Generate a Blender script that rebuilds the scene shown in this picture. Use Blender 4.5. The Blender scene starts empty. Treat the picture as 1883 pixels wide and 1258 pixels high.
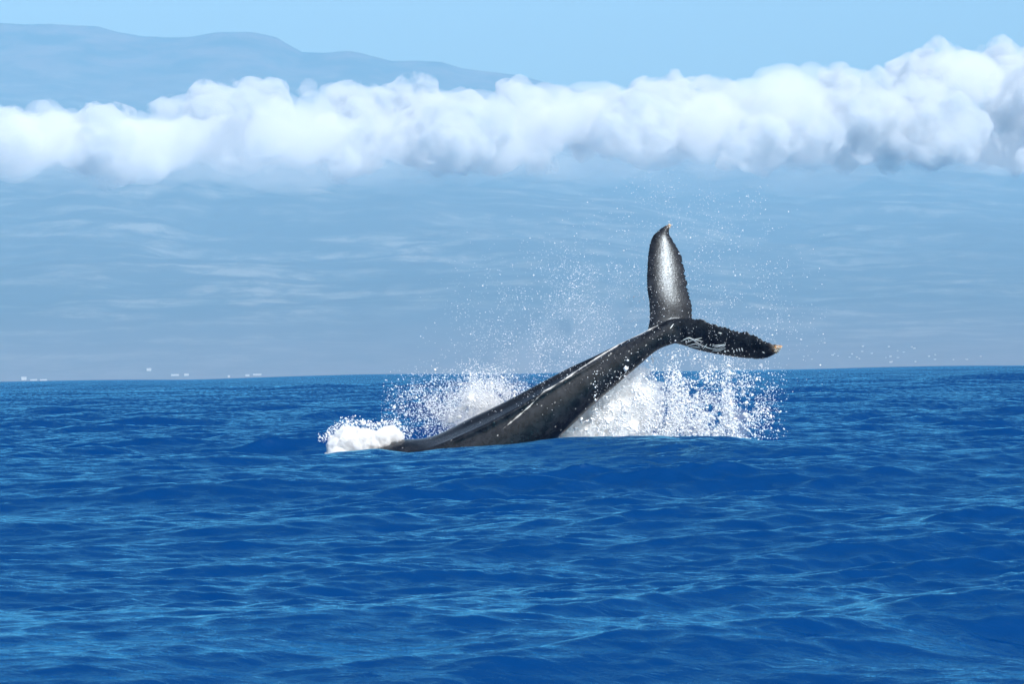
import bpy, bmesh, math, random
import numpy as np
from mathutils import Vector, Matrix, noise as mnoise

random.seed(7)
rng = np.random.default_rng(11)
scn = bpy.context.scene
R = math.radians

# ------------------------------------------------------------------ camera
CAM_H = 1.9                      # lens height above mean sea level, from a small boat
FPX = 7370.0                     # focal length in pixels of the 1883 px wide photograph
PITCH, ROLL = R(0.451), R(-0.974)
cam_data = bpy.data.cameras.new('camera')
cam = bpy.data.objects.new('camera', cam_data)
scn.collection.objects.link(cam)
cam_data.sensor_width = 36.0
cam_data.lens = FPX / 1883.0 * 36.0
cam_data.clip_start = 0.5
cam_data.clip_end = 120000.0
ROT = Matrix.Rotation(math.pi / 2 + PITCH, 3, 'X') @ Matrix.Rotation(ROLL, 3, 'Z')
cam.matrix_world = Matrix.Translation((0, 0, CAM_H)) @ ROT.to_4x4()
cam_data.dof.use_dof = True
cam_data.dof.focus_distance = 92.0
cam_data.dof.aperture_fstop = 13.0
scn.camera = cam
RN = np.array(ROT)

# ------------------------------------------------------------------ world, sun, exposure
SUN_EL, SUN_AZ = R(42), R(145)            # azimuth from +Y clockwise: behind the camera, to the right
SUN_DIR = Vector((math.sin(SUN_AZ) * math.cos(SUN_EL), math.cos(SUN_AZ) * math.cos(SUN_EL), math.sin(SUN_EL)))
world = bpy.data.worlds.new('World')
scn.world = world
world.use_nodes = True
wn = world.node_tree.nodes
bg = wn['Background']
sky = wn.new('ShaderNodeTexSky')
sky.sky_type = 'NISHITA'
sky.sun_disc = False
sky.sun_elevation = SUN_EL
sky.sun_rotation = SUN_AZ
sky.air_density = 1.0
sky.dust_density = 4.0
sky.ozone_density = 1.0
world.node_tree.links.new(sky.outputs[0], bg.inputs[0])
bg.inputs[1].default_value = 0.15
sun_data = bpy.data.lights.new('sun', 'SUN')
sun_data.energy = 5.0
sun_data.angle = R(0.53)
sun_data.color = (1.0, 0.99, 0.975)
sun = bpy.data.objects.new('sun', sun_data)
scn.collection.objects.link(sun)
sun.rotation_euler = SUN_DIR.to_track_quat('Z', 'Y').to_euler()
scn.view_settings.view_transform = 'Standard'
scn.view_settings.look = 'None'
scn.view_settings.gamma = 1.0
scn.view_settings.exposure = 0.14
scn.view_settings.use_curve_mapping = False
scn.cycles.use_denoising = True
scn.cycles.volume_bounces = 8
scn.cycles.max_bounces = 10
scn.cycles.transparent_max_bounces = 16

# ------------------------------------------------------------------ helpers
def tag(o, label=None, cat=None, group=None, kind=None):
    if label: o['label'] = label
    if cat: o['category'] = cat
    if group: o['group'] = group
    if kind: o['kind'] = kind
    return o

def mesh_np(name, verts, faces, smooth=True):
    """faces: (n,3) or (n,4) int array"""
    me = bpy.data.meshes.new(name)
    verts = np.asarray(verts, np.float32); faces = np.asarray(faces, np.int32)
    n, k = faces.shape
    me.vertices.add(len(verts)); me.vertices.foreach_set('co', verts.ravel())
    me.loops.add(n * k); me.loops.foreach_set('vertex_index', faces.ravel())
    me.polygons.add(n)
    me.polygons.foreach_set('loop_start', np.arange(0, n * k, k, dtype=np.int32))
    me.polygons.foreach_set('loop_total', np.full(n, k, np.int32))
    if smooth: me.polygons.foreach_set('use_smooth', np.ones(n, bool))
    me.update(); me.validate()
    return me

def link(name, me, mat=None, parent=None):
    o = bpy.data.objects.new(name, me)
    scn.collection.objects.link(o)
    if mat: me.materials.append(mat)
    if parent: o.parent = parent
    return o

def grid_faces(nr, nc, closed=False):
    i = np.arange(nr - 1)[:, None]; j = np.arange(nc if closed else nc - 1)[None, :]
    a = i * nc + j; b = i * nc + (j + 1) % nc
    return np.stack([a, b, b + nc, a + nc], -1).reshape(-1, 4)

def P(u, v, d):
    """photograph pixel (1883 px wide) -> point of the place at distance d along +Y"""
    u = np.asarray(u, float); v = np.asarray(v, float); d = np.asarray(d, float)
    ray = np.stack(np.broadcast_arrays((u - 941.5) / FPX, (629 - v) / FPX, -np.ones_like(u)), -1) @ RN.T
    return ray * (d / ray[..., 1])[..., None] + np.array([0, 0, CAM_H])

def to_px(p):
    q = (np.asarray(p) - np.array([0, 0, CAM_H])) @ RN
    return 941.5 + FPX * q[:, 0] / -q[:, 2], 629 - FPX * q[:, 1] / -q[:, 2]

def new_mat(name):
    m = bpy.data.materials.new(name); m.use_nodes = True
    nt = m.node_tree
    return m, nt.nodes, nt.links, nt.nodes['Principled BSDF']

def spline(pts, n):
    """Catmull-Rom through pts, n samples"""
    pts = np.asarray(pts, float)
    ext = np.vstack([2 * pts[0] - pts[1], pts, 2 * pts[-1] - pts[-2]])
    seg = np.r_[0, np.cumsum(np.linalg.norm(np.diff(pts, axis=0), axis=1))]
    t = np.linspace(0, seg[-1], n)
    k = np.clip(np.searchsorted(seg, t, 'right') - 1, 0, len(pts) - 2)
    f = ((t - seg[k]) / (seg[k + 1] - seg[k]))[:, None]
    p0, p1, p2, p3 = ext[k], ext[k + 1], ext[k + 2], ext[k + 3]
    return 0.5 * (2 * p1 + (p2 - p0) * f + (2 * p0 - 5 * p1 + 4 * p2 - p3) * f ** 2 + (3 * p1 - p0 - 3 * p2 + p3) * f ** 3)

def vnoise2(x, y, seed=0):
    """smooth value noise, vectorised"""
    xi = np.floor(x).astype(np.int64); yi = np.floor(y).astype(np.int64)
    fx = x - xi; fy = y - yi
    fx = fx * fx * (3 - 2 * fx); fy = fy * fy * (3 - 2 * fy)
    def h(a, b):
        n = (a * 374761393 + b * 668265263 + seed * 974634777) & 0x7fffffff
        n = ((n ^ (n >> 13)) * 1274126177) & 0x7fffffff
        return ((n ^ (n >> 16)) & 0xffff) / 65535.0
    return (h(xi, yi) * (1 - fx) + h(xi + 1, yi) * fx) * (1 - fy) + (h(xi, yi + 1) * (1 - fx) + h(xi + 1, yi + 1) * fx) * fy

def fbm2(x, y, o=4, seed=0):
    s = np.zeros_like(x); a = 0.5
    for i in range(o):
        s += a * (vnoise2(x, y, seed + i) - 0.5); x = x * 2.03 + 17; y = y * 2.03 + 31; a *= 0.5
    return s

def vnoise3(p, seed=0):
    i = np.floor(p).astype(np.int64); f = p - i; f = f * f * (3 - 2 * f)
    def h(a, b, c):
        n = (a * 374761393 + b * 668265263 + c * 2147483647 + seed * 974634777) & 0x7fffffff
        n = ((n ^ (n >> 13)) * 1274126177) & 0x7fffffff
        return ((n ^ (n >> 16)) & 0xffff) / 65535.0
    r = 0
    for dx in (0, 1):
        for dy in (0, 1):
            for dz in (0, 1):
                wt = (f[:, 0] if dx else 1 - f[:, 0]) * (f[:, 1] if dy else 1 - f[:, 1]) * (f[:, 2] if dz else 1 - f[:, 2])
                r = r + wt * h(i[:, 0] + dx, i[:, 1] + dy, i[:, 2] + dz)
    return r
def billow3(p, o=4, seed=0):
    """0..1, rounded lobes with creases between"""
    s = 0; a = 0.5
    for k in range(o):
        s = s + a * np.abs(2 * vnoise3(p, seed + k) - 1); p = p * 2.1 + 13.7; a *= 0.5
    return s
def get_co(me, what='co'):
    a = np.empty(len(me.vertices) * 3, np.float32); me.vertices.foreach_get(what, a); return a.reshape(-1, 3).astype(float)
def push(me, d, away=None):
    v = get_co(me); nn = get_co(me, 'normal'); v = v + nn * np.asarray(d)[:, None]
    me.vertices.foreach_set('co', v.astype(np.float32).ravel()); me.update()

# ------------------------------------------------------------------ sea
WD = 92.0                                  # distance of the whale
def build_sea():
    # radial rows, finer near; columns dense in the view, coarse all round
    r = [18.5]
    while r[-1] < 15000:
        d = r[-1]
        r.append(d * (1 + np.interp(d, [0, 60, 100, 150, 400, 1000, 2500], [0.0015, 0.0015, 0.0021, 0.0032, 0.006, 0.012, 0.035])))
    r = np.array([0.3, 2, 4, 6, 8, 10, 12, 14, 16, 17.5] + r)
    th_in = np.linspace(-R(9.4), R(9.4), 300)
    th_out = R(9.4) * np.geomspace(1, 170.6 / 9.4, 36)[1:]
    th_out[-1] = R(180) - 1e-4
    th = np.concatenate([-th_out[::-1], th_in, th_out])
    RR, TH = np.meshgrid(r, th, indexing='ij')
    X = RR * np.sin(TH); Y = RR * np.cos(TH)
    sea_limit = 2600.0
    Y = np.maximum(Y, -sea_limit); X = np.clip(X, -11500, 11500)
    drow = np.gradient(r)[:, None] * np.ones_like(TH)
    dcol = (RR * np.abs(np.gradient(th))[None, :])
    W = np.zeros_like(X); DX = np.zeros_like(X); DY = np.zeros_like(X)
    g2 = np.random.default_rng(5)
    # patchiness of the wind ripples
    gust = 0.95 + 1.9 * fbm2(X / 7.0, Y / 11.0, 3, 3)
    bands = [  # wavelength range, number, slope rms per band, direction spread (deg), steepen
        (120, 400, 8, 0.0, 30, 0.3), (50, 120, 8, 0.0, 30, 0.3), (26, 50, 8, 0.012, 25, 0.5),
        (12, 26, 9, 0.040, 18, 0.8), (6, 12, 12, 0.054, 22, 0.9), (3, 6, 18, 0.066, 24, 1.0),
        (1.4, 3, 24, 0.082, 26, 1.0), (0.7, 1.4, 30, 0.080, 27, 0.95), (0.34, 0.7, 36, 0.100, 28, 0.9), (0.15, 0.34, 44, 0.115, 30, 0.7)]
    near_whale = np.exp(-(((X - 1.0) / 9.0) ** 2 + ((Y - 90) / 8.0) ** 2))
    dr1 = np.gradient(r)
    bfade = [np.clip((math.sqrt(lo * hi) / (2.6 * dr1) - 0.8) / 1.2, 0, 1) for lo, hi, *_ in bands]
    total = sum(bd[3] ** 2 for bd in bands)
    have = sum((bd[3] * f) ** 2 for bd, f in zip(bands, bfade))
    short = np.sqrt(np.clip(total - have, 0, None))        # slope the row spacing cannot carry
    for bi, (lo, hi, n, srms, spread, ch) in enumerate(bands):
        # the finest band that still fits takes over part of what is lost
        nxt = bfade[bi + 1] if bi + 1 < len(bands) else np.zeros_like(dr1)
        cap = 0.10 if lo < 20 else (0.07 if lo < 60 else 0.04)
        extra = np.minimum(0.95 * short, cap) * bfade[bi] * (1 - nxt)
        slope = (srms + extra)[:, None]
        act = (slope[:, 0] * bfade[bi]) > 1e-4
        if not act.any(): continue
        Xa, Ya, ga = X[act], Y[act], gust[act]
        wa = np.zeros_like(Xa); dxa = np.zeros_like(Xa); dya = np.zeros_like(Xa)
        for i in range(n):
            lam = lo * (hi / lo) ** ((i + g2.random()) / n)
            k = 2 * math.pi / lam
            a = math.radians(-90 + 20 + g2.normal() * spread)   # towards the camera, a little to the right
            kx, ky = k * math.cos(a), k * math.sin(a)
            ph = g2.random() * 2 * math.pi
            fade = np.clip((lam / (2.6 * drow[act] * max(0.25, abs(math.sin(a)))) - 0.8) / 1.2, 0, 1)
            fade *= np.clip((lam / (2.6 * dcol[act] * max(0.05, abs(math.cos(a)))) - 0.8) / 1.2, 0, 1)
            fade *= slope[act] * (math.sqrt(2.0 / n) / k)
            p = kx * Xa + ky * Ya + ph
            s = np.sin(p) * fade
            wa += np.cos(p) * fade
            dxa -= ch * s * math.cos(a); dya -= ch * s * math.sin(a)
        m = ga if lo < 2.9 else (1 - 0.7 * near_whale[act])
        W[act] += wa * m; DX[act] += dxa * m; DY[act] += dya * m
    # the swell that stands in front of the whale, and the trough to its left
    def lump(u, d, sx, sy, h):
        x0 = P(u, 700, d)[0]
        return h * np.exp(-np.abs((X - x0) / sx) ** 2.4) * np.exp(-((Y - d) / sy) ** 2)
    W += lump(1180, 87.5, 4.6, 2.6, 0.50)
    W -= lump(790, 90.0, 1.6, 1.6, 0.04)
    W += lump(665, 89.8, 1.0, 1.4, 0.15)
    W += lump(1500, 84, 3.0, 3.0, 0.12)
    X = X + DX; Y = Y + DY
    v = np.stack([X, Y, W], -1).reshape(-1, 3)
    f = grid_faces(len(r), len(th))
    return v, f, np.repeat(short, len(th))

m_sea, n, l, b = new_mat('sea_water')
n.remove(b)
dif = n.new('ShaderNodeBsdfDiffuse'); dif.inputs['Color'].default_value = (0.0, 0.026, 0.118, 1)
glo = n.new('ShaderNodeBsdfGlossy'); glo.inputs['Color'].default_value = (0.32, 0.82, 1.0, 1); glo.inputs['Roughness'].default_value = 0.03
fre = n.new('ShaderNodeFresnel'); fre.inputs['IOR'].default_value = 1.36
mxs = n.new('ShaderNodeMixShader')
l.new(fre.outputs[0], mxs.inputs[0]); l.new(dif.outputs[0], mxs.inputs[1]); l.new(glo.outputs[0], mxs.inputs[2])
l.new(mxs.outputs[0], n['Material Output'].inputs['Surface'])
tc = n.new('ShaderNodeTexCoord')
mp = n.new('ShaderNodeMapping'); mp.inputs['Scale'].default_value = (1.0, 1.6, 1.0); mp.inputs['Rotation'].default_value = (0, 0, 0.15)
l.new(tc.outputs['Object'], mp.inputs['Vector'])
n1 = n.new('ShaderNodeTexNoise'); n1.inputs['Scale'].default_value = 5.0; n1.inputs['Detail'].default_value = 4; n1.inputs['Roughness'].default_value = 0.6; n1.inputs['Distortion'].default_value = 0.5
l.new(mp.outputs[0], n1.inputs['Vector'])
bp = n.new('ShaderNodeBump'); bp.inputs['Strength'].default_value = 1.0; bp.inputs['Distance'].default_value = 0.018
l.new(n1.outputs[0], bp.inputs['Height'])
# ripples shorter than the mesh can hold: wave faces leaning out of the wind, as steep as the missing slope
n2 = n.new('ShaderNodeTexNoise'); n2.inputs['Scale'].default_value = 2.4; n2.inputs['Detail'].default_value = 5; n2.inputs['Roughness'].default_value = 0.65
l.new(mp.outputs[0], n2.inputs['Vector'])
att = n.new('ShaderNodeAttribute'); att.attribute_name = 'chop'
sp3 = n.new('ShaderNodeSeparateColor'); l.new(n2.outputs['Color'], sp3.inputs[0])
def mth(op, a, b_=None, clamp=False):
    q = n.new('ShaderNodeMath'); q.operation = op; q.use_clamp = clamp
    for i_, z in enumerate((a, b_)):
        if z is None: continue
        if isinstance(z, (int, float)): q.inputs[i_].default_value = z
        else: l.new(z, q.inputs[i_])
    return q.outputs[0]
gx = mth('MULTIPLY', mth('MULTIPLY', mth('SUBTRACT', sp3.outputs[0], 0.5), 6.5), att.outputs['Fac'])
gy = mth('MULTIPLY', mth('MULTIPLY', mth('ABSOLUTE', mth('SUBTRACT', sp3.outputs[1], 0.40)), -7.5), att.outputs['Fac'])
cmb = n.new('ShaderNodeCombineXYZ'); l.new(gx, cmb.inputs[0]); l.new(gy, cmb.inputs[1])
vadd = n.new('ShaderNodeVectorMath'); vadd.operation = 'ADD'; l.new(bp.outputs[0], vadd.inputs[0]); l.new(cmb.outputs[0], vadd.inputs[1])
vnm = n.new('ShaderNodeVectorMath'); vnm.operation = 'NORMALIZE'; l.new(vadd.outputs[0], vnm.inputs[0])
for q in (dif, glo, fre): l.new(vnm.outputs[0], q.inputs['Normal'])
sv, sf, schop = build_sea()
sea = link('sea', mesh_np('sea', sv, sf), m_sea)
at_ = sea.data.attributes.new('chop', 'FLOAT', 'POINT'); at_.data.foreach_set('value', schop.astype(np.float32))
tag(sea, 'deep blue choppy sea', None, None, 'structure')

# ------------------------------------------------------------------ mountain
D_COAST, D_RIDGE = 14000.0, 33000.0
ridge_px = np.array([(-1500, 150), (-900, 95), (-400, 60), (0, 42), (45, 44), (90, 43), (180, 48), (215, 58), (260, 66), (310, 69), (350, 68), (380, 63), (400, 60),
    (435, 60), (460, 60), (490, 65), (510, 70), (530, 82), (555, 96), (580, 97), (600, 97), (640, 94), (665, 98), (690, 105), (720, 112), (770, 111), (810, 113),
    (850, 125), (900, 132), (950, 138), (1000, 150), (1050, 162), (1200, 188), (1400, 215), (1700, 250), (2000, 290), (2600, 360), (3300, 430)], float)
rp = P(ridge_px[:, 0], ridge_px[:, 1], D_RIDGE)
rp_x, rp_z = rp[:, 0], rp[:, 2]
def terrain_z(X, D):
    zr = np.interp(X, rp_x, rp_z)
    t = (D - D_COAST) / (D_RIDGE - D_COAST)
    up = np.clip(t, 0, 1)
    z = zr * (0.86 * up ** 1.18 + 0.14 * up ** 3)
    w = np.clip(up * 3, 0, 1) * np.clip((1.02 - up) * 6, 0.05, 1)
    z += w * (260 * fbm2(X / 1500, D / 2600, 5, 20) + 60 * fbm2(X / 420, D / 700, 4, 40))
    z = np.where(t > 1, zr - (D - D_RIDGE) * 0.25, z)
    coast = np.clip((D - D_COAST + 260 * fbm2(X / 900, X * 0 + 3.3, 3, 60)) / 500, 0, 1)
    return z - 14 * (1 - coast) + 5 * coast
tx = np.concatenate([np.linspace(-11000, -5000, 30)[:-1], np.linspace(-5000, 5000, 300), np.linspace(5000, 11000, 30)[1:]])
td = np.concatenate([np.linspace(13600, 15500, 60)[:-1], np.linspace(15500, 32500, 190)[:-1], np.linspace(32500, 33500, 40)[:-1], np.linspace(33500, 34300, 8)])
TD, TX = np.meshgrid(td, tx, indexing='ij')
TZ = terrain_z(TX, TD)
m_ter, n, l, b = new_mat('mountain_slope')
b.inputs['Roughness'].default_value = 0.95
b.inputs['Specular IOR Level'].default_value = 0.1
geo = n.new('ShaderNodeTexCoord')
def tnoise(scale, det, rough, sxyz, dist=0.0):
    mpn = n.new('ShaderNodeMapping'); mpn.inputs['Scale'].default_value = sxyz
    l.new(geo.outputs['Object'], mpn.inputs['Vector'])
    t = n.new('ShaderNodeTexNoise'); t.inputs['Scale'].default_value = scale; t.inputs['Detail'].default_value = det
    t.inputs['Roughness'].default_value = rough; t.inputs['Distortion'].default_value = dist
    l.new(mpn.outputs[0], t.inputs['Vector'])
    return t.outputs[0]
def ramp(src, stops):
    rmp = n.new('ShaderNodeValToRGB'); l.new(src, rmp.inputs[0])
    el = rmp.color_ramp.elements
    while len(el) < len(stops): el.new(0.5)
    for e, (p, c) in zip(el, stops): e.position = p; e.color = c
    return rmp.outputs[0]
patches = ramp(tnoise(0.0030, 7, 0.62, (0.55, 0.9, 0.3), 0.0), [(0.0, (0, 0, 0, 1)), (0.46, (0, 0, 0, 1)), (0.64, (1, 1, 1, 1)), (1, (1, 1, 1, 1))])
fine = tnoise(0.006, 6, 0.7, (1, 0.5, 0.5), 0.3)
mixa = n.new('ShaderNodeMix'); mixa.data_type = 'RGBA'
mixa.inputs[6].default_value = (0.058, 0.068, 0.084, 1); mixa.inputs[7].default_value = (0.17, 0.17, 0.165, 1)
mm = n.new('ShaderNodeMath'); mm.operation = 'MULTIPLY'
area = ramp(tnoise(0.0007, 4, 0.55, (0.8, 0.5, 0.3), 0.6), [(0.0, (0.0, 0, 0, 1)), (0.34, (0.18, 0.18, 0.18, 1)), (0.54, (1, 1, 1, 1)), (1, (1, 1, 1, 1))])
pa = n.new('ShaderNodeMath'); pa.operation = 'MULTIPLY'; l.new(patches, pa.inputs[0]); l.new(area, pa.inputs[1])
finer = ramp(fine, [(0.0, (0, 0, 0, 1)), (0.40, (0.08, 0.08, 0.08, 1)), (0.58, (0.62, 0.62, 0.62, 1)), (1, (0.7, 0.7, 0.7, 1))])
l.new(pa.outputs[0], mm.inputs[0]); l.new(finer, mm.inputs[1])
mm2 = n.new('ShaderNodeMath'); mm2.operation = 'MULTIPLY'; mm2.inputs[1].default_value = 1.9; mm2.use_clamp = True
l.new(mm.outputs[0], mm2.inputs[0]); l.new(mm2.outputs[0], mixa.inputs[0])
sepx = n.new('ShaderNodeSeparateXYZ'); l.new(geo.outputs['Object'], sepx.inputs[0])
alt = n.new('ShaderNodeMapRange'); alt.inputs[1].default_value = 1700; alt.inputs[2].default_value = 2700; l.new(sepx.outputs[2], alt.inputs[0])
mixb = n.new('ShaderNodeMix'); mixb.data_type = 'RGBA'; l.new(alt.outputs[0], mixb.inputs[0]); l.new(mixa.outputs[2], mixb.inputs[6])
l.new(ramp(tnoise(0.0022, 7, 0.65, (1, 0.5, 1.5), 0.3), [(0.40, (0.025, 0.025, 0.032, 1)), (0.62, (0.12, 0.080, 0.075, 1))]), mixb.inputs[7])
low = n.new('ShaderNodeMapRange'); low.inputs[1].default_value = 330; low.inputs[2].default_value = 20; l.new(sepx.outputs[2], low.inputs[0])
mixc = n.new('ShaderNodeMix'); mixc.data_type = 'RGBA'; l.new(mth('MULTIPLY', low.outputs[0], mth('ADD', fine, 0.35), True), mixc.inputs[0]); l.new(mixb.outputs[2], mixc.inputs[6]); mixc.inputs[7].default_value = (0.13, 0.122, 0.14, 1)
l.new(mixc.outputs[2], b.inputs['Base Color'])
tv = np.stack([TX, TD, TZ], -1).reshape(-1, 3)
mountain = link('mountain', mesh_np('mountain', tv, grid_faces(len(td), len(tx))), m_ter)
tag(mountain, 'broad volcanic mountain slope fading into blue haze', None, None, 'structure')

# ------------------------------------------------------------------ cloud bank lying against the slope
def ico(sub):
    bm = bmesh.new(); bmesh.ops.create_icosphere(bm, subdivisions=sub, radius=1)
    v = np.array([q.co[:] for q in bm.verts]); f = np.array([[q.index for q in p.verts] for p in bm.faces]); bm.free()
    return v, f
def balls(c, r, sub=1):
    v, f = ico(sub); c = np.asarray(c); r = np.asarray(r)
    r = r[:, None] if r.ndim == 1 else r
    V = (v[None] * r[:, None, :] + c[:, None, :]).reshape(-1, 3)
    F = (f[None] + (np.arange(len(c)) * len(v))[:, None, None]).reshape(-1, 3)
    return V, F
def remeshed(name, V, F, voxel, mods=()):
    me = mesh_np(name, V, F)
    o = bpy.data.objects.new(name, me); scn.collection.objects.link(o)
    md = o.modifiers.new('r', 'REMESH'); md.mode = 'VOXEL'; md.voxel_size = voxel; md.use_smooth_shade = True
    for fn in mods: fn(o)
    dg = bpy.context.evaluated_depsgraph_get(); dg.update()
    out = bpy.data.meshes.new_from_object(o.evaluated_get(dg))
    bpy.data.objects.remove(o); bpy.data.meshes.remove(me)
    out.name = name
    return out

def clean(name, me, voxel):
    me.calc_loop_triangles()
    t = np.empty(len(me.loop_triangles) * 3, np.int32); me.loop_triangles.foreach_get('vertices', t)
    out = remeshed(name, get_co(me), t.reshape(-1, 3), voxel); bpy.data.meshes.remove(me); out.name = name
    return out

ctop = np.array([(-500, 230), (-300, 190), (-120, 215), (0, 200), (60, 182), (100, 180), (170, 196), (230, 202), (270, 198), (300, 178), (350, 166), (420, 152), (480, 146), (560, 136), (620, 146),
    (650, 157), (710, 152), (760, 142), (800, 152), (850, 150), (900, 152), (960, 144), (1010, 140), (1050, 147), (1100, 146), (1200, 148), (1290, 142), (1350, 142),
    (1385, 120), (1440, 109), (1530, 110), (1560, 120), (1640, 114), (1690, 102), (1725, 74), (1760, 66), (1800, 72), (1860, 77), (1950, 90), (2100, 120), (2400, 160)], float)
cbot = np.array([(-500, 320), (0, 322), (200, 318), (300, 330), (600, 334), (900, 322), (1100, 322), (1300, 316), (1600, 318), (1883, 312), (2400, 310)], float)
cg = np.random.default_rng(21)
cc, cr = [], []
CD = 10500.0; KS = CD / 12500.0; PXM = CD / FPX                      # metres per photograph pixel there
def cloud_ball(u, v, rpx, d):
    cc.append(P(u, v, d)); cr.append(rpx * d / FPX)
for u in np.arange(-480, 2380, 19.0):             # crest line
    t = np.interp(u, ctop[:, 0], ctop[:, 1]) + 4
    rr = 15 + 38 * cg.random() ** 1.7
    cloud_ball(u + cg.uniform(-9, 9), t + rr + cg.uniform(-5, 9), rr, CD + cg.uniform(0, 370) * KS)
for u in np.arange(-480, 2380, 13.0):              # body
    t = np.interp(u, ctop[:, 0], ctop[:, 1]) + 4; bt = np.interp(u, cbot[:, 0], cbot[:, 1])
    for k in range(3):
        rr = 12 + 54 * cg.random() ** 1.6
        v = cg.uniform(t + rr + 6, max(t + rr + 8, bt - rr * 1.0))
        depth = CD + KS * (-380 * (v - t) / (bt - t) + cg.uniform(-330, 330))
        cloud_ball(u, v, rr, depth)
mass_c = np.array(cc); mass_r = np.array(cr)
mu, mv = to_px(mass_c)
dense = fbm2(mu / 95.0, mv / 60.0, 3, 12) + 0.00012 * (mu - 900) > 0.0       # the bright towers
cc_a = mass_c[dense]; cr_a = mass_r[dense]
# cauliflower heads on the lumps
nb = len(cc_a); hc, hr = [], []
for i in range(nb):
    for k in range(22):
        dv = cg.normal(size=3); dv[2] = max(dv[2], -0.25 * abs(dv[2])); dv /= np.linalg.norm(dv)
        q = cg.uniform(0.14, 0.42) * cr_a[i]
        hc.append(cc_a[i] + dv * cr_a[i] * 0.85); hr.append(q)
allr = np.concatenate([cr_a, hr]); allc = np.vstack([cc_a, hc])
V, F = balls(allc, allr + KS * (20 + cg.uniform(-10, 18, len(allr))), 1)
cme = remeshed('cloud_bank', V, F, 11.0 * KS)
p_ = get_co(cme)
push(cme, KS * (60 * (billow3(p_ / (105.0 * KS), 4, 3) - 0.36) + 12 * (billow3(p_ / (34.0 * KS), 2, 9) - 0.3)))
cme = clean('cloud_bank', cme, 12.0 * KS)
m_ce = bpy.data.materials.new('cloud_droplets'); m_ce.use_nodes = True
m_ce.cycles.volume_step_rate = 0.05
n, l = m_ce.node_tree.nodes, m_ce.node_tree.links
n.remove(n['Principled BSDF'])
pv = n.new('ShaderNodeVolumePrincipled'); pv.inputs['Color'].default_value = (0.84, 0.86, 0.885, 1)
tcc = n.new('ShaderNodeTexCoord')
nz = n.new('ShaderNodeTexNoise'); nz.inputs['Scale'].default_value = 1 / (85.0 * KS); nz.inputs['Detail'].default_value = 6; nz.inputs['Roughness'].default_value = 0.66
l.new(tcc.outputs['Object'], nz.inputs['Vector'])
mr = n.new('ShaderNodeMapRange'); mr.inputs[1].default_value = 0.46; mr.inputs[2].default_value = 0.68; mr.inputs[3].default_value = 0.0; mr.inputs[4].default_value = 0.060 / KS
l.new(nz.outputs[0], mr.inputs[0]); l.new(mr.outputs[0], pv.inputs['Density'])
l.new(pv.outputs[0], n['Material Output'].inputs['Volume'])
cme.materials.clear(); clouds = link('cloud_bank', cme, m_ce)
tag(clouds, 'long bank of white cumulus cloud lying across the mountainside', 'cloud', None, 'stuff')
# thin ragged veils hanging round the cloud base
for step, size, lift, dens, sd in ((0, 1.0, 0, 0.0065, 4), (22.0, 0.9, 26, 0.0006, 5), (34.0, 1.2, 18, 0.0003, 6)):
    vc_, vr_ = [], []
    if not step:                                       # the pale mass the towers stand in
        vc_ = list(mass_c); vr_ = [(q, q, q) for q in mass_r * cg.uniform(0.8, 1.12, len(mass_r))]
    for u in np.arange(-480, 2380, step) if step else ():
        bt = np.interp(u, cbot[:, 0], cbot[:, 1])
        q = size * cg.uniform(22, 60) * CD / FPX
        vc_.append(P(u, bt - lift + cg.uniform(-26, 20), CD + KS * (-420 + cg.uniform(-300, 300)))); vr_.append((q * 1.8, q * 2.0, q * 0.75))
    V, F = balls(np.array(vc_), np.array(vr_), 2)
    vme = remeshed('cloud_veil', V, F, (20.0 if step else 14.0) * KS)
    push(vme, KS * 70 * (billow3(get_co(vme) / (150.0 * KS), 4, sd) - 0.35))
    vme = clean('cloud_veil', vme, (22.0 if step else 15.0) * KS)
    m_cv = bpy.data.materials.new('cloud_veil'); m_cv.use_nodes = True
    nn_ = m_cv.node_tree.nodes; nn_.remove(nn_['Principled BSDF'])
    q_ = nn_.new('ShaderNodeVolumePrincipled'); q_.inputs['Color'].default_value = (1, 1, 1, 1); q_.inputs['Density'].default_value = dens / KS
    m_cv.node_tree.links.new(q_.outputs[0], nn_['Material Output'].inputs['Volume'])
    vme.materials.clear()
    veil = link('cloud_veil', vme, m_cv, clouds); veil['kind'] = 'stuff'

# ------------------------------------------------------------------ whale
def wp(u, v, w):
    """photograph pixel at the whale, w metres beyond the whale's plane"""
    return P(u, v, WD + np.asarray(w, float))
S = WD / FPX                                       # metres per pixel at the whale
# spine: px x, px y, depth offset, half-thickness up (px), half-thickness down (px), half-width (m), ridge height (fraction), ridge strength
spine = np.array([
    (630, 905, 0.4, 14, 14, 0.15, 0.5, 0.0), (655, 900, 0.3, 40, 48, 0.5, 0.5, 0.0), (690, 889, 0.2, 58, 75, 0.80, 0.5, 0.0), (745, 873, 0.15, 66, 80, 0.88, 0.5, 0.0), (810, 850, 0.1, 50, 85, 0.95, 0.55, 0.4),
    (890, 819, 0.1, 56, 78, 0.92, 0.5, 0.8), (950, 786, 0.05, 52, 68, 0.78, 0.5, 1), (1010, 746, 0, 45, 56, 0.60, 0.5, 1), (1060, 712, 0, 38, 46, 0.46, 0.52, 1), (1110, 682, 0, 32, 36, 0.34, 0.6, 1),
    (1155, 653, 0, 26, 28, 0.26, 0.7, 0.9), (1198, 625, 0, 19, 22, 0.21, 0.75, 0.6), (1236, 609, 0, 20, 23, 0.17, 0.6, 0.3), (1262, 604, 0, 17, 20, 0.10, 0.5, 0.1)], float)
ns = 120
sp = spline(spine, ns)
tang = np.gradient(sp[:, :2], axis=0); tang /= np.linalg.norm(tang, axis=1)[:, None]
nrm = np.stack([tang[:, 1], -tang[:, 0]], 1)       # px normal pointing up the page
na = 64
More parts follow.
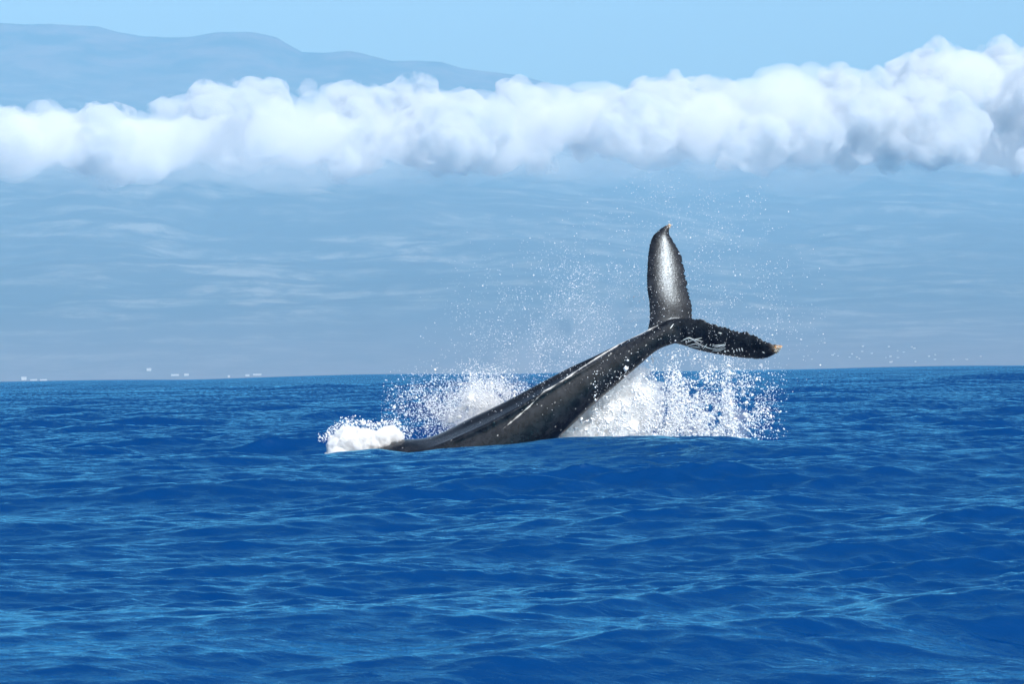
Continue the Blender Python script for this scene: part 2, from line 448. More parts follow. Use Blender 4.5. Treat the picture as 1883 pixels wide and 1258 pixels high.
ang = np.linspace(0, 2 * math.pi, na, endpoint=False)
loops = []
for i in range(ns):
    cu, cvv, w0, up, dn, hw, rh, rs = sp[i]
    ca, sa = np.cos(ang), np.sin(ang)              # ca: up the page, sa: towards camera (-w)
    e = 0.92
    h = np.where(ca > 0, up, dn) * np.sign(ca) * np.abs(ca) ** e
    ww = -hw * np.sign(sa) * np.abs(sa) ** e
    # the keel: a crisp ridge on the near upper flank with a hollow above it
    a_r = math.acos(min(0.98, rh))
    da = np.abs(ang - a_r)
    keel = rs * (0.13 * np.exp(-(da / 0.11) ** 2) - 0.10 * np.exp(-((ang - a_r * 0.55) / 0.26) ** 2))
    h = h * (1 + keel); ww = ww * (1 + keel * 1.3) + (0.06 * hw * rs * np.exp(-((ang - a_r * 0.5) / 0.35) ** 2))
    loops.append(wp(cu + nrm[i, 0] * h, cvv + nrm[i, 1] * h, w0 + ww))
loops = np.array(loops)
V = loops.reshape(-1, 3); F = grid_faces(ns, na, True)
F3 = np.vstack([F[:, [0, 1, 2]], F[:, [0, 2, 3]]])
c0, c1 = len(V), len(V) + 1
V = np.vstack([V, loops[0].mean(0), loops[-1].mean(0)])
jj = np.arange(na); j2 = (jj + 1) % na
F3 = np.vstack([F3, np.stack([np.full(na, c0), j2, jj], 1), np.stack([np.full(na, c1), (ns - 1) * na + jj, (ns - 1) * na + j2], 1)])
allV, allF = [V], [F3]; off = len(V)

def fluke(lead, trail, thick_root, thick_tip, seed, curl):
    """lead / trail edges: (px x, px y, depth) from root to tip"""
    n_s, n_c = 140, 56
    L = spline(lead, n_s); T = spline(trail, n_s)
    g = np.random.default_rng(seed)
    # ragged trailing edge
    rag = np.zeros(n_s); s = np.linspace(0, 1, n_s)
    for k in range(14):
        c = g.uniform(0.35, 0.97); rag += g.uniform(0.2, 1) * np.exp(-((s - c) / g.uniform(0.006, 0.02)) ** 2)
    chord = L[:, :2] - T[:, :2]; cl = np.linalg.norm(chord, axis=1)[:, None] + 1e-6
    lw = wp(L[:, 0], L[:, 1], L[:, 2]); tw = wp(T[:, 0], T[:, 1], T[:, 2])
    notch = rag * 3.2 * S
    rows = []
    a = np.linspace(0, 2 * math.pi, n_c, endpoint=False)
    span = np.gradient((lw + tw) / 2, axis=0)
    for i in range(n_s):
        ch = tw[i] - lw[i]; c = np.linalg.norm(ch)
        nn = np.cross(span[i], ch); nn /= np.linalg.norm(nn) + 1e-9
        x = 0.5 - 0.5 * np.cos(a)                   # 0 lead .. 1 trail
        th = thick_root * (1 - s[i]) + thick_tip * s[i]
        prof = th * (1.55 * np.sqrt(np.clip(x, 0, 1)) - 1.2 * x - 0.35 * x ** 3) + 0.018 * (1 - x ** 8) * np.minimum(1, 6 * x)
        prof = np.maximum(prof, 0.012)
        rows.append(lw[i] + (x - notch[i] / c * x ** 8)[:, None] * ch + (np.sign(np.sin(a)) * prof * np.abs(np.sin(a)) ** 0.3 + curl * math.sin(math.pi * s[i]) * 0.0 + curl * np.sin(math.pi * x))[:, None] * nn)
    rows = np.array(rows)
    V = rows.reshape(-1, 3); F = grid_faces(n_s, n_c, True)
    F = np.vstack([F[:, [0, 1, 2]], F[:, [0, 2, 3]]])
    c0 = len(V); V = np.vstack([V, rows[0].mean(0), rows[-1].mean(0)])
    jj = np.arange(n_c); j2 = (jj + 1) % n_c
    return V, np.vstack([F, np.stack([np.full(n_c, c0), j2, jj], 1), np.stack([np.full(n_c, c0 + 1), (n_s - 1) * n_c + jj, (n_s - 1) * n_c + j2], 1)])

up_lead = [(1190, 626, 0), (1191, 604, 0), (1194, 585, 0.04), (1193, 557, 0.106), (1189, 528, 0.2), (1189, 493, 0.352), (1192, 459, 0.524), (1198, 437, 0.64), (1211, 422, 0.72), (1224, 414, 0.76), (1232, 411.5, 0.775)]
up_trail = [(1268, 612, 0.1), (1274, 585, 0.236), (1273, 562, 0.292), (1268, 538, 0.367), (1263, 506, 0.483), (1256, 476, 0.606), (1246, 454, 0.674), (1237, 440, 0.715), (1232, 429, 0.73), (1233, 420, 0.76), (1235, 413, 0.775)]
dn_lead = [(1205, 630, 0.05), (1238, 632, 0.08), (1258, 636, 0.08), (1278, 643, 0.05), (1312, 651, -0.05), (1349, 657, -0.2), (1374, 660, -0.32), (1399, 661, -0.45), (1416, 657, -0.55), (1430, 648, -0.64), (1438, 638, -0.7)]
dn_trail = [(1225, 592, -0.1), (1255, 584, -0.16), (1274, 585, -0.22), (1293, 587, -0.28), (1324, 598, -0.38), (1357, 606, -0.50), (1376, 609, -0.56), (1394, 619, -0.62), (1411, 628, -0.67), (1426, 633, -0.7), (1437, 634, -0.72)]
for args in ((up_lead, up_trail, 0.15, 0.02, 3, -0.04), (dn_lead, dn_trail, 0.16, 0.02, 8, 0.03)):
    v, f = fluke(*args)
    allV.append(v); allF.append(f + off); off += len(v)
def smooth_mod(o):
    s = o.modifiers.new('s', 'SMOOTH'); s.factor = 0.5; s.iterations = 7
wme = remeshed('whale', np.vstack(allV), np.vstack(allF), 0.022, [smooth_mod])
nv = len(wme.vertices)
wv = np.empty(nv * 3, np.float32); wme.vertices.foreach_get('co', wv); wv = wv.reshape(-1, 3).astype(float)
wnn = np.empty(nv * 3, np.float32); wme.vertices.foreach_get('normal', wnn); wnn = wnn.reshape(-1, 3)
pu, pvv = to_px(wv)
near = wnn[:, 1] < 0.15
def seg_dist(x, y, pts):
    d = np.full(len(x), 1e9)
    for (x0, y0), (x1, y1) in zip(pts[:-1], pts[1:]):
        dx, dy = x1 - x0, y1 - y0
        t = np.clip(((x - x0) * dx + (y - y0) * dy) / (dx * dx + dy * dy + 1e-9), 0, 1)
        d = np.minimum(d, np.hypot(x - x0 - t * dx, y - y0 - t * dy))
    return d
C1 = lambda pts: [(1140 + x / 4.059, 390 + y / 4.059) for x, y in pts]
mark = np.zeros(nv)
scratches = [[(455, 965), (520, 942), (560, 965), (620, 1000), (690, 1022), (740, 1022), (785, 1000)], [(470, 955), (515, 938), (540, 945)], [(490, 978), (545, 955), (612, 940)],
    [(500, 1000), (560, 985), (600, 1000)], [(520, 945), (620, 967)], [(525, 1003), (600, 1012)], [(690, 998), (740, 994), (785, 990)], [(700, 1012), (790, 992)], [(690, 1036), (740, 1034), (788, 1015)],
    [(620, 1024), (650, 985)], [(848, 1030), (853, 1046)], [(868, 1022), (876, 1042)], [(888, 1016), (896, 1040)], [(908, 1014), (917, 1040)], [(1062, 1045), (1080, 1052)],
    [(735, 900), (762, 906)], [(375, 870), (400, 835)], [(1165, 1010), (1210, 1000)]]
ridge_line = [(926, 788), (950, 768), (973, 748), (1001, 719), (1012, 714), (1042, 695), (1070, 676), (1098, 658), (1139, 633), (1165, 620), (1194, 606), (1215, 596)]
wob = fbm2(pu / 9, pvv / 9, 3, 4)
rd = seg_dist(pu, pvv, ridge_line)
mark = np.maximum(mark, np.clip(1.3 - rd + 3.5 * wob, 0, 1) * near * np.clip(0.75 + 2.4 * fbm2(pu / 22, pvv / 22, 4, 9), 0, 0.9))  # scraped white keel, with its wet sheen painted into the same pale streak
for k in range(110):                               # small pale spots scattered at random over the near skin
    i = rng.integers(nv)
    if not near[i]: continue
    rr = rng.uniform(0.006, 0.015)
    d = np.linalg.norm(wv - wv[i], axis=1)
    mark = np.maximum(mark, np.clip(1.5 - d / rr, 0, 1) * rng.uniform(0.4, 0.9))
tip = np.maximum(np.exp(-((pu - 1434) ** 2 + (pvv - 641) ** 2) / 90), 0.3 * np.exp(-((pu - 1231) ** 2 + (pvv - 414) ** 2) / 30))
tip = np.clip(tip + 1.2 * fbm2(pu / 4, pvv / 4, 3, 33) * (tip > 0.15), 0, 1)
col = np.stack([mark, tip, np.zeros(nv), np.ones(nv)], 1).astype(np.float32)
ca_ = wme.color_attributes.new('marks', 'FLOAT_COLOR', 'POINT'); ca_.data.foreach_set('color', col.ravel())

m_wh, n, l, b = new_mat('whale_skin')
tc = n.new('ShaderNodeTexCoord')
vc = n.new('ShaderNodeVertexColor'); vc.layer_name = 'marks'
sep = n.new('ShaderNodeSeparateColor'); l.new(vc.outputs[0], sep.inputs[0])
def wnoise(scale, det=5, rough=0.6, dist=0.0):
    t = n.new('ShaderNodeTexNoise'); t.inputs['Scale'].default_value = scale; t.inputs['Detail'].default_value = det
    t.inputs['Roughness'].default_value = rough; t.inputs['Distortion'].default_value = dist
    l.new(tc.outputs['Object'], t.inputs['Vector']); return t.outputs[0]
skin = n.new('ShaderNodeValToRGB'); l.new(wnoise(4.0, 10, 0.8, 0.4), skin.inputs[0])
skin.color_ramp.elements[0].position = 0.42; skin.color_ramp.elements[0].color = (0.002, 0.003, 0.006, 1)
skin.color_ramp.elements[1].position = 0.70; skin.color_ramp.elements[1].color = (0.022, 0.025, 0.032, 1)
mx = n.new('ShaderNodeMix'); mx.data_type = 'RGBA'; l.new(sep.outputs[0], mx.inputs[0]); l.new(skin.outputs[0], mx.inputs[6]); mx.inputs[7].default_value = (0.72, 0.72, 0.70, 1)
tipc = n.new('ShaderNodeValToRGB'); l.new(wnoise(22, 3, 0.6), tipc.inputs[0])
tipc.color_ramp.elements[0].position = 0.42; tipc.color_ramp.elements[0].color = (0.30, 0.14, 0.04, 1)
tipc.color_ramp.elements[1].position = 0.6; tipc.color_ramp.elements[1].color = (0.72, 0.66, 0.55, 1)
mx2 = n.new('ShaderNodeMix'); mx2.data_type = 'RGBA'; l.new(sep.outputs[1], mx2.inputs[0]); l.new(mx.outputs[2], mx2.inputs[6]); l.new(tipc.outputs[0], mx2.inputs[7])
l.new(mx2.outputs[2], b.inputs['Base Color'])
rr_ = n.new('ShaderNodeMapRange'); l.new(wnoise(9, 6, 0.7), rr_.inputs[0]); rr_.inputs[3].default_value = 0.13; rr_.inputs[4].default_value = 0.30
l.new(rr_.outputs[0], b.inputs['Roughness'])
b.inputs['IOR'].default_value = 1.42
b.inputs['Specular Tint'].default_value = (0.78, 0.9, 1.0, 1)
b1 = n.new('ShaderNodeBump'); b1.inputs['Strength'].default_value = 0.6; b1.inputs['Distance'].default_value = 0.007; l.new(wnoise(20, 5, 0.65), b1.inputs['Height'])
b2 = n.new('ShaderNodeBump'); b2.inputs['Strength'].default_value = 0.5; b2.inputs['Distance'].default_value = 0.004; l.new(wnoise(70, 2, 0.6), b2.inputs['Height']); l.new(b1.outputs[0], b2.inputs['Normal'])
l.new(b2.outputs[0], b.inputs['Normal'])
wme.materials.clear()
whale = link('whale', wme, m_wh)
tag(whale, 'dark wet whale diving with both tail flukes raised above the sea', 'whale')

# old scars on the flukes: thin pale welts standing 2 mm proud of the skin
from mathutils.bvhtree import BVHTree
bvh = BVHTree.FromPolygons([Vector(p) for p in wv], [tuple(p.vertices) for p in wme.polygons])
m_scar, n, l, b = new_mat('pale_scar_tissue')
b.inputs['Base Color'].default_value = (0.72, 0.72, 0.70, 1); b.inputs['Roughness'].default_value = 0.45
eye = Vector((0, 0, CAM_H))
for sc_ in scratches:
    pl = spline(np.array(C1(sc_)), max(6, 3 * len(sc_)))
    hits = []
    for x_, y_ in pl:
        tgt = Vector(P(x_, y_, WD)); loc, nor, _, _ = bvh.ray_cast(eye, (tgt - eye).normalized())
        if loc is not None: hits.append((loc, nor))
    if len(hits) < 3: continue
    vs, fs = [], []
    for i_, (p_, nn_) in enumerate(hits):
        d_ = hits[min(i_ + 1, len(hits) - 1)][0] - hits[max(i_ - 1, 0)][0]
        sd_ = d_.cross(nn_).normalized(); t_ = i_ / (len(hits) - 1)
        hw_ = 1.5 * S * (0.25 + 0.75 * math.sin(math.pi * min(1, max(0, 0.08 + 0.84 * t_)))) * random.uniform(0.75, 1.1)
        vs += [p_ + sd_ * hw_ - nn_ * 0.004, p_ + nn_ * 0.008, p_ - sd_ * hw_ - nn_ * 0.004]
    for i_ in range(len(hits) - 1):
        a_ = 3 * i_; fs += [(a_, a_ + 1, a_ + 4, a_ + 3), (a_ + 1, a_ + 2, a_ + 5, a_ + 4)]
    link('scar', mesh_np('scar', np.array([q[:] for q in vs]), np.array(fs)), m_scar, whale)

# barnacles crusting the two fluke tips: small ringed cones
def barnacle(c, nrmv, r):
    z = Vector(nrmv).normalized(); q = z.to_track_quat('Z', 'Y').to_matrix()
    k = 7; vs = []
    for (rad, hh) in ((1.0, -0.3), (0.75, 0.5), (0.45, 0.8), (0.3, 0.45)):
        for j in range(k):
            a = 2 * math.pi * j / k
            vs.append(Vector(c) + q @ Vector((math.cos(a) * rad * r, math.sin(a) * rad * r, hh * r)))
    return vs
m_bar, n, l, b = new_mat('barnacle_shell')
tcn = n.new('ShaderNodeTexCoord'); tn = n.new('ShaderNodeTexNoise'); tn.inputs['Scale'].default_value = 14; l.new(tcn.outputs['Object'], tn.inputs['Vector'])
rm = n.new('ShaderNodeValToRGB'); l.new(tn.outputs[0], rm.inputs[0]); rm.color_ramp.elements[0].color = (0.42, 0.22, 0.08, 1); rm.color_ramp.elements[0].position = 0.40
rm.color_ramp.elements[1].color = (0.75, 0.70, 0.62, 1); rm.color_ramp.elements[1].position = 0.58
l.new(rm.outputs[0], b.inputs['Base Color']); b.inputs['Roughness'].default_value = 0.6
for (tu, tvv, cnt, spread) in ((1432, 643, 46, 8.5), (1231, 414, 10, 5.0)):
    idx = np.where(np.hypot(pu - tu, pvv - tvv) < spread)[0]
    vs, fs = [], []
    for i in rng.choice(idx, min(cnt, len(idx)), replace=False):
        o = len(vs); vs += barnacle(wv[i], wnn[i].astype(float), rng.uniform(0.012, 0.026))
        for a in range(3):
            for j in range(7): fs.append((o + a * 7 + j, o + a * 7 + (j + 1) % 7, o + (a + 1) * 7 + (j + 1) % 7, o + (a + 1) * 7 + j))
    bo = link('barnacle_cluster', mesh_np('barnacle_cluster', np.array([q[:] for q in vs]), np.array(fs)), m_bar, whale)
    bo['kind'] = 'stuff'

# ------------------------------------------------------------------ whitewater and spray
m_foam, n, l, b = new_mat('white_water')
b.inputs['Base Color'].default_value = (0.93, 0.94, 0.95, 1)
b.inputs['Roughness'].default_value = 0.45
m_drop, n, l, b = new_mat('water_droplets')
b.inputs['Base Color'].default_value = (0.88, 0.91, 0.95, 1)
b.inputs['Roughness'].default_value = 0.15
b.inputs['IOR'].default_value = 1.33
OCT_V = np.array([(1, 0, 0), (-1, 0, 0), (0, 1, 0), (0, -1, 0), (0, 0, 1), (0, 0, -1)], float)
OCT_F = np.array([(0, 2, 4), (2, 1, 4), (1, 3, 4), (3, 0, 4), (2, 0, 5), (1, 2, 5), (3, 1, 5), (0, 3, 5)])
def droplets(c, r, stretch=None, g=rng):
    c = np.asarray(c); r = np.asarray(r)
    rad = r[:, None] * (1 + 0.5 * np.abs(g.normal(size=(len(r), 3))) * (0.6 if stretch is None else stretch))
    V = (OCT_V[None] * rad[:, None, :] + c[:, None, :]).reshape(-1, 3)
    F = (OCT_F[None] + (np.arange(len(c)) * 6)[:, None, None]).reshape(-1, 3)
    return V, F
def cloud_pts(nn, fn, box, g):
    """rejection sample px positions with density fn(u, v) in 0..1 over box"""
    out = []
    tot = 0
    while tot < nn:
        u = g.uniform(box[0], box[1], nn * 2); v = g.uniform(box[2], box[3], nn * 2)
        k = g.random(nn * 2) < fn(u, v)
        out.append(np.stack([u[k], v[k]], 1)); tot += k.sum()
    return np.vstack(out)[:nn]
gs = lambda u, v, u0, v0, su, sv, a=0.0: np.exp(-((((u - u0) * math.cos(a) + (v - v0) * math.sin(a)) / su) ** 2 + ((-(u - u0) * math.sin(a) + (v - v0) * math.cos(a)) / sv) ** 2))
clump = lambda u, v, s, sd, k: np.clip(0.5 + k * fbm2(u / s, v / s, 4, sd), 0, 1)

# fine mist of drops thrown high over the whale
def f_high(u, v):
    a = 0.85 * gs(u, v, 1010, 640, 150, 75, -0.45) + 0.55 * gs(u, v, 1110, 520, 110, 75) + 0.35 * gs(u, v, 1240, 360, 90, 50) + 0.40 * gs(u, v, 1350, 500, 90, 110) \
        + 0.45 * gs(u, v, 1330, 620, 130, 60) + 0.25 * gs(u, v, 930, 560, 90, 70) + 0.5 * gs(u, v, 860, 690, 60, 50)
    return a * clump(u, v, 30, 70, 2.3)
g3 = np.random.default_rng(31)
pts = cloud_pts(13000, f_high, (760, 1520, 280, 780), g3)
w = g3.normal(0.4, 1.1, len(pts))
rad = np.exp(g3.normal(math.log(0.0042), 0.46, len(pts)))
V, F = droplets(P(pts[:, 0], pts[:, 1], WD + w), rad, 0.5, g3)
o = link('fine_spray', mesh_np('fine_spray', V, F), m_drop)
tag(o, 'fine mist of white droplets hanging in the air around the flukes', 'spray', None, 'stuff')

# coarse drops right of the tail stock, over the sea
def f_right(u, v):
    low = np.clip((v - 650) / 150, 0, 1)
    a = (1.0 * gs(u, v, 1175, 760, 90, 75) + 0.8 * gs(u, v, 1255, 760, 60, 75) + 0.75 * gs(u, v, 1335, 740, 45, 75) + 0.28 * gs(u, v, 1400, 740, 30, 60) + 0.2 * gs(u, v, 1250, 690, 90, 30))
    col = np.exp(-np.abs(((u - 1240) / 9)) ** 2) + np.exp(-np.abs(((u - 1343 - (v - 740) * 0.05) / 8)) ** 2) + 0.7 * np.exp(-np.abs(((u - 1197) / 5)) ** 2)
    return np.clip(a * (0.35 + 0.65 * low) * (clump(u, v, 15, 90, 2.2) + 0.5 * col), 0, 1)
pts = cloud_pts(19000, f_right, (1090, 1450, 640, 815), g3)
w = g3.normal(0.5, 0.9, len(pts))
rad = np.exp(g3.normal(math.log(0.0064), 0.55, len(pts)))
V, F = droplets(P(pts[:, 0], pts[:, 1], WD + w), rad, 0.9, g3)
o = link('splash_drops', mesh_np('splash_drops', V, F), m_drop)
tag(o, 'curtain of coarse white drops falling right of the tail stock', 'spray', None, 'stuff')

# left splash behind the back
def f_left(u, v):
    line = 800 - (u - 800) * 0.56                      # top of the whale's back
    a = 1.0 * gs(u, v, 880, 725, 34, 32) + 0.8 * gs(u, v, 915, 735, 30, 28) + 0.55 * gs(u, v, 850, 765, 50, 40) + 0.30 * gs(u, v, 790, 745, 60, 40) + 0.2 * gs(u, v, 940, 715, 30, 20)
    return np.clip(a * (0.3 + clump(u, v, 14, 120, 1.8)), 0, 1) * (v < line + 20)
pts = cloud_pts(15000, f_left, (700, 985, 660, 812), g3)
w = g3.normal(1.6, 0.5, len(pts))
rad = np.exp(g3.normal(math.log(0.0054), 0.5, len(pts)))
V, F = droplets(P(pts[:, 0], pts[:, 1], WD + w), rad, 0.8, g3)
o = link('splash_drops', mesh_np('splash_drops', V, F), m_drop)
tag(o, 'plume of white drops rising behind the back of the whale', 'spray', None, 'stuff')

# dense white masses: lumps of froth, joined and roughened
def froth(name, label, cs, rs, voxel, amp, sc, seed, small=6, mist=None):
    g = np.random.default_rng(seed)
    cs = np.array(cs); rs = np.array(rs); ec, er = [], []
    for c, q in zip(cs, rs):
        for k in range(small):
            d = g.normal(size=3); d /= np.linalg.norm(d); d[1] = -abs(d[1])
            ec.append(c + d * q * g.uniform(0.7, 1.1)); er.append(q * g.uniform(0.15, 0.4))
    V, F = balls(np.vstack([cs] + ([ec] if ec else [])), np.concatenate([rs, er]), 2)
    me = remeshed(name, V, F, voxel)
    push(me, amp * (billow3(get_co(me) / sc, 4, seed) - 0.35))
    me.materials.clear()
    o = link(name, me, m_foam)
    if mist:
        V, F = balls(cs, rs + mist[0], 2)
        mm_ = remeshed(name + '_mist', V, F, voxel * 1.5)
        push(mm_, mist[0] * 2.2 * (billow3(get_co(mm_) / (sc * 2), 4, seed + 5) - 0.4))
        mat = bpy.data.materials.new(name + '_mist'); mat.use_nodes = True
        nn_, ll_ = mat.node_tree.nodes, mat.node_tree.links
        nn_.remove(nn_['Principled BSDF'])
        q_ = nn_.new('ShaderNodeVolumePrincipled'); q_.inputs['Color'].default_value = (1, 1, 1, 1); q_.inputs['Density'].default_value = mist[1]
        ll_.new(q_.outputs[0], nn_['Material Output'].inputs['Volume'])
        mm_.materials.clear()
        mo = link('mist', mm_, mat, o); mo['kind'] = 'stuff'
    return tag(o, label, 'foam', None, 'stuff')
g4 = np.random.default_rng(41)
cs, rs = [], []
ft = np.array([(598, 806), (612, 792), (625, 780), (640, 776), (655, 777), (670, 781), (690, 784), (705, 779), (722, 774), (735, 782), (744, 797)], float)
for k in range(700):
    u = g4.uniform(604, 740); t = np.interp(u, ft[:, 0], ft[:, 1]) + 7
    q = g4.uniform(1.5, 5); v = g4.uniform(t + q, 838)
    cs.append(P(u, v, WD + g4.uniform(-0.2, 1.0))); rs.append(q * S)
V, F = balls(np.array(cs), np.array(rs) + 0.05, 1)
fme = remeshed('breaking_foam', V, F, 0.02)
push(fme, 0.06 * (billow3(get_co(fme) / 0.12, 4, 8) - 0.35)); fme = clean('breaking_foam', fme, 0.02); fme.materials.clear()
m_bf = bpy.data.materials.new('aerated_foam'); m_bf.use_nodes = True
m_bf.cycles.volume_step_rate = 0.12
n, l = m_bf.node_tree.nodes, m_bf.node_tree.links
n.remove(n['Principled BSDF'])
pv = n.new('ShaderNodeVolumePrincipled'); pv.inputs['Color'].default_value = (1, 1, 1, 1)
tcf = n.new('ShaderNodeTexCoord'); nzf = n.new('ShaderNodeTexNoise'); nzf.inputs['Scale'].default_value = 15.0; nzf.inputs['Detail'].default_value = 5; nzf.inputs['Roughness'].default_value = 0.65
l.new(tcf.outputs['Object'], nzf.inputs['Vector'])
mrf = n.new('ShaderNodeMapRange'); mrf.inputs[1].default_value = 0.38; mrf.inputs[2].default_value = 0.66; mrf.inputs[3].default_value = 0.0; mrf.inputs[4].default_value = 26.0
l.new(nzf.outputs[0], mrf.inputs[0]); l.new(mrf.outputs[0], pv.inputs['Density']); l.new(pv.outputs[0], n['Material Output'].inputs['Volume'])
tag(link('breaking_foam', fme, m_bf), 'low mound of white foam breaking left of the whale', 'foam', None, 'stuff')
def f_bl(u, v):
    t = np.interp(u, ft[:, 0], ft[:, 1])
    return np.clip(np.exp(-((v - t) / 7) ** 2) * (0.3 + clump(u, v, 8, 150, 2)), 0, 1) + 0.5 * gs(u, v, 604, 802, 9, 8)
pts = cloud_pts(900, f_bl, (585, 760, 755, 815), g4)
V, F = droplets(P(pts[:, 0], pts[:, 1], WD + g4.uniform(-0.4, 0.8, len(pts))), np.exp(g4.normal(math.log(0.0065), 0.55, len(pts))), 0.8, g4)
o = link('foam_drops', mesh_np('foam_drops', V, F), m_drop)
tag(o, 'white drops flung off the foam mound left of the whale', 'spray', None, 'stuff')

cs, rs = [], []
for k in range(260):
    v = g4.uniform(690, 812)
    left = 1034 + (804 - v) * 0.88                     # underside of the tail stock
    right = 1180 - (v < 720) * (720 - v) * 0.5 + g4.normal() * 8
    u = g4.uniform(left - 10, max(left + 6, right))
    q = g4.uniform(6, 15)
    cs.append(P(u, v + q * 0.4, WD + 0.9 + g4.uniform(-0.3, 0.5))); rs.append(q * S)
burst = froth('burst_of_white_water', 'dense burst of white water under the raised tail stock', cs, rs, 0.022, 0.14, 0.16, 2, 8, (0.24, 3.5))
def mist_part(cs, rs, dens, voxel, amp, sc, parent, seed):
    V, F = balls(np.array(cs), np.array(rs), 2)
    me = remeshed('mist', V, F, voxel); push(me, amp * (billow3(get_co(me) / sc, 4, seed) - 0.4)); me = clean('mist', me, voxel); me.materials.clear()
    mat = bpy.data.materials.new('thin_mist'); mat.use_nodes = True
    nn_, ll_ = mat.node_tree.nodes, mat.node_tree.links
    nn_.remove(nn_['Principled BSDF'])
    q_ = nn_.new('ShaderNodeVolumePrincipled'); q_.inputs['Color'].default_value = (1, 1, 1, 1); q_.inputs['Density'].default_value = dens
    ll_.new(q_.outputs[0], nn_['Material Output'].inputs['Volume'])
    mo = link('mist', me, mat, parent); mo['kind'] = 'stuff'
cs, rs = [], []
for k in range(80):
    u = g4.uniform(1150, 1370); top = 705 + (u - 1150) * 0.22 + 22 * math.sin(u * 0.06); q = g4.uniform(7, 17); v = g4.uniform(top, 812)
    cs.append(P(u, v, WD + 0.6 + g4.uniform(-0.4, 0.5))); rs.append(q * S)
mist_part(cs, rs, 0.55, 0.04, 0.16, 0.25, burst, 91)
cs, rs = [], []
for k in range(60):
    f_ = g4.random(); u = 900 + 280 * f_ + g4.normal() * 30; v = 700 - 150 * f_ + g4.normal() * 26; q = g4.uniform(14, 34)
    cs.append(P(u, v, WD + 1.2 + g4.uniform(-0.5, 0.8))); rs.append(q * S)
mist_part(cs, rs, 0.06, 0.08, 0.08, 0.5, burst, 92)
# torn strings of water thrown up and falling to the right of the burst
jc, jr = [], []
for k in range(230):
    u0 = g4.uniform(1060, 1360); v0 = g4.uniform(770, 812)
    vu = g4.normal(10 + (u0 - 1150) * 0.06, 26); vv = -g4.uniform(25, 140) * np.exp(-max(0, u0 - 1150) / 260)
    t0 = g4.uniform(0.0, 0.6); t1 = min(1.5, t0 + g4.uniform(0.15, 0.5)); m_ = int(g4.uniform(14, 46))
    tt = np.linspace(t0, t1, m_); w0 = g4.normal(0.6, 0.5)
    uu = u0 + vu * tt + g4.normal(0, 0.7, m_); vv2 = v0 + vv * tt + 62 * tt ** 2 + g4.normal(0, 0.7, m_)
    ok = (vv2 < 814)
    q = P(uu, vv2, WD + w0 + np.cumsum(g4.normal(0, 0.01, m_)))
    rr = g4.uniform(0.006, 0.017) * (1 - 0.6 * np.abs(np.linspace(-1, 1, m_))) * np.exp(g4.normal(0, 0.35, m_))
    jc.append(q[ok]); jr.append(rr[ok])
V, F = droplets(np.vstack(jc), np.concatenate(jr), 0.9, g4)
o = link('water_strings', mesh_np('water_strings', V, F), m_drop)
tag(o, 'torn strings of white water falling below the right fluke', 'spray', None, 'stuff')
cs, rs = [], []
for k in range(70):
    u = g4.normal(888, 26); top = 715 + abs(u - 880) * 0.55
    q = g4.uniform(2.5, 7); v = top + g4.uniform(4, 60)
    cs.append(P(u, v, WD + 1.7 + g4.uniform(-0.3, 0.3))); rs.append(q * S)
froth('splash_plume', 'white plume of splash behind the back of the whale', cs, rs, 0.018, 0.09, 0.1, 3, 8, (0.12, 2.5))

# ------------------------------------------------------------------ shore buildings
def house_mesh(name, wx, wy, h, roof):
    a, c = wx / 2, wy / 2; e = 0.6
    v = [(-a, -c, -6), (a, -c, -6), (a, c, -6), (-a, c, -6), (-a, -c, h), (a, -c, h), (a, c, h), (-a, c, h),
         (-a - e, -c - e, h), (a + e, -c - e, h), (a + e, c + e, h), (-a - e, c + e, h), (-a - e, 0, h + roof), (a + e, 0, h + roof)]
    f = [(0, 1, 5, 4), (1, 2, 6, 5), (2, 3, 7, 6), (3, 0, 4, 7), (8, 9, 13, 12), (10, 11, 12, 13), (8, 12, 11), (9, 10, 13), (8, 11, 10, 9)]
    me = bpy.data.meshes.new(name); me.from_pydata(v, [], f); me.update()
    return me
m_wall, n, l, b = new_mat('white_render'); b.inputs['Base Color'].default_value = (0.40, 0.40, 0.40, 1); b.inputs['Roughness'].default_value = 0.8
m_roof, n, l, b = new_mat('pale_metal_roof'); b.inputs['Base Color'].default_value = (0.33, 0.32, 0.32, 1); b.inputs['Roughness'].default_value = 0.5
def building(name, u, v, wpx, hpx, label, group=None, d=None):
    # stand on the slope: march along the sight line until it meets the ground
    if d is None:
        ds = np.linspace(13900, 19000, 2000); q = P(np.full(2000, u), np.full(2000, v), ds)
        below = q[:, 2] < terrain_z(q[:, 0], q[:, 1])
        d = ds[np.argmax(below)] if below.any() else 14500
    p = P(u, v, d); z = float(terrain_z(np.array([p[0]]), np.array([p[1]]))[0])
    k = d / FPX
    me = house_mesh(name, wpx * k, max(9, wpx * k * 0.6), hpx * k, 0.35 * hpx * k)
    o = link(name, me, m_wall); me.materials.append(m_roof)
    me.polygons[4].material_index = 1; me.polygons[5].material_index = 1
    o.location = (p[0], p[1], z)
    return tag(o, label, 'building', group)
building('shore_building', 274, 682, 8, 3.6, 'brightest white building above the shoreline at left')
building('shore_building', 44, 699, 9, 4.5, 'white building at the far left end of the shoreline')
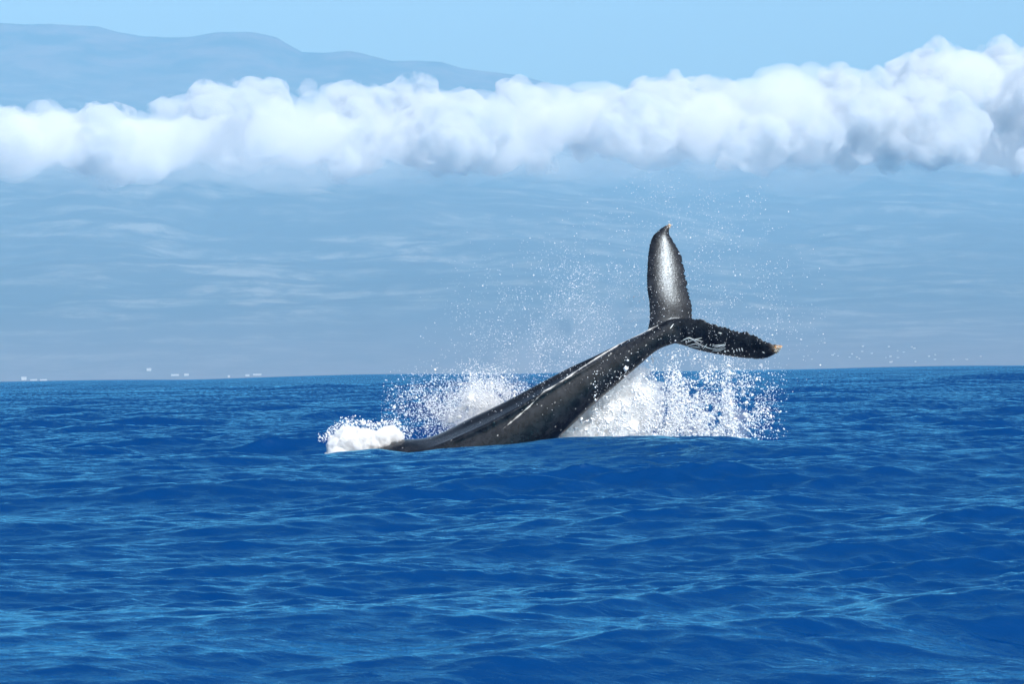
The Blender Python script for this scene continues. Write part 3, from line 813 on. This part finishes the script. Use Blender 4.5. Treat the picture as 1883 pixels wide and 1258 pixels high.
building('shore_building', 322, 691, 14, 2.2, 'long low white building on the shore, left one of a close pair')
building('shore_building', 343, 691, 8, 2.8, 'short white building on the shore, right one of a close pair')
building('shore_building', 421, 694, 4, 2.6, 'tiny white building on the shore between two longer ones')
building('shore_building', 455, 692, 7, 2.6, 'pale building on the shore just left of a long low roof')
building('shore_building', 473, 690, 15, 2.0, 'long low pale building at the right end of the shore row')
for u, wd in ((62, 12), (80, 12)):
    building('shore_building', u, 700, wd, 1.8, 'low pale waterside block at far left of the shore', 'low waterside blocks')
gt = np.random.default_rng(55)
town = 'houses of the hazy hillside town'
for k in range(30):
    u = gt.uniform(1470, 1810); v = gt.uniform(622, 668) if k < 30 else gt.uniform(660, 671)
    if k < 30 and v < 628 + abs(u - 1650) * 0.14: v = 668 - (u - 1470) * 0.01 - gt.random() * 20
    building('hillside_house', u, v, gt.uniform(2.0, 4.5), gt.uniform(0.9, 1.7), 'tiny pale house in the hazy hillside town at right', town)

# ------------------------------------------------------------------ air
hz = bpy.data.meshes.new('haze')
x0, x1, y0, y1, z0, z1 = -12500, 12500, -3200, 34600, -60, 3450
hz.from_pydata([(x0, y0, z0), (x1, y0, z0), (x1, y1, z0), (x0, y1, z0), (x0, y0, z1), (x1, y0, z1), (x1, y1, z1), (x0, y1, z1)], [],
               [(3, 2, 1, 0), (4, 5, 6, 7), (0, 1, 5, 4), (1, 2, 6, 5), (2, 3, 7, 6), (3, 0, 4, 7)])
m_hz = bpy.data.materials.new('hazy_air'); m_hz.use_nodes = True
n, l = m_hz.node_tree.nodes, m_hz.node_tree.links
n.remove(n['Principled BSDF'])
hv = n.new('ShaderNodeVolumePrincipled')
hv.inputs['Color'].default_value = (0.335, 0.688, 0.985, 1)
hv.inputs['Density'].default_value = 3.2e-5
hv.inputs['Anisotropy'].default_value = -0.2
l.new(hv.outputs[0], n['Material Output'].inputs['Volume'])
haze = link('haze', hz, m_hz)
tag(haze, 'pale blue haze in the air over the sea', None, None, 'stuff')
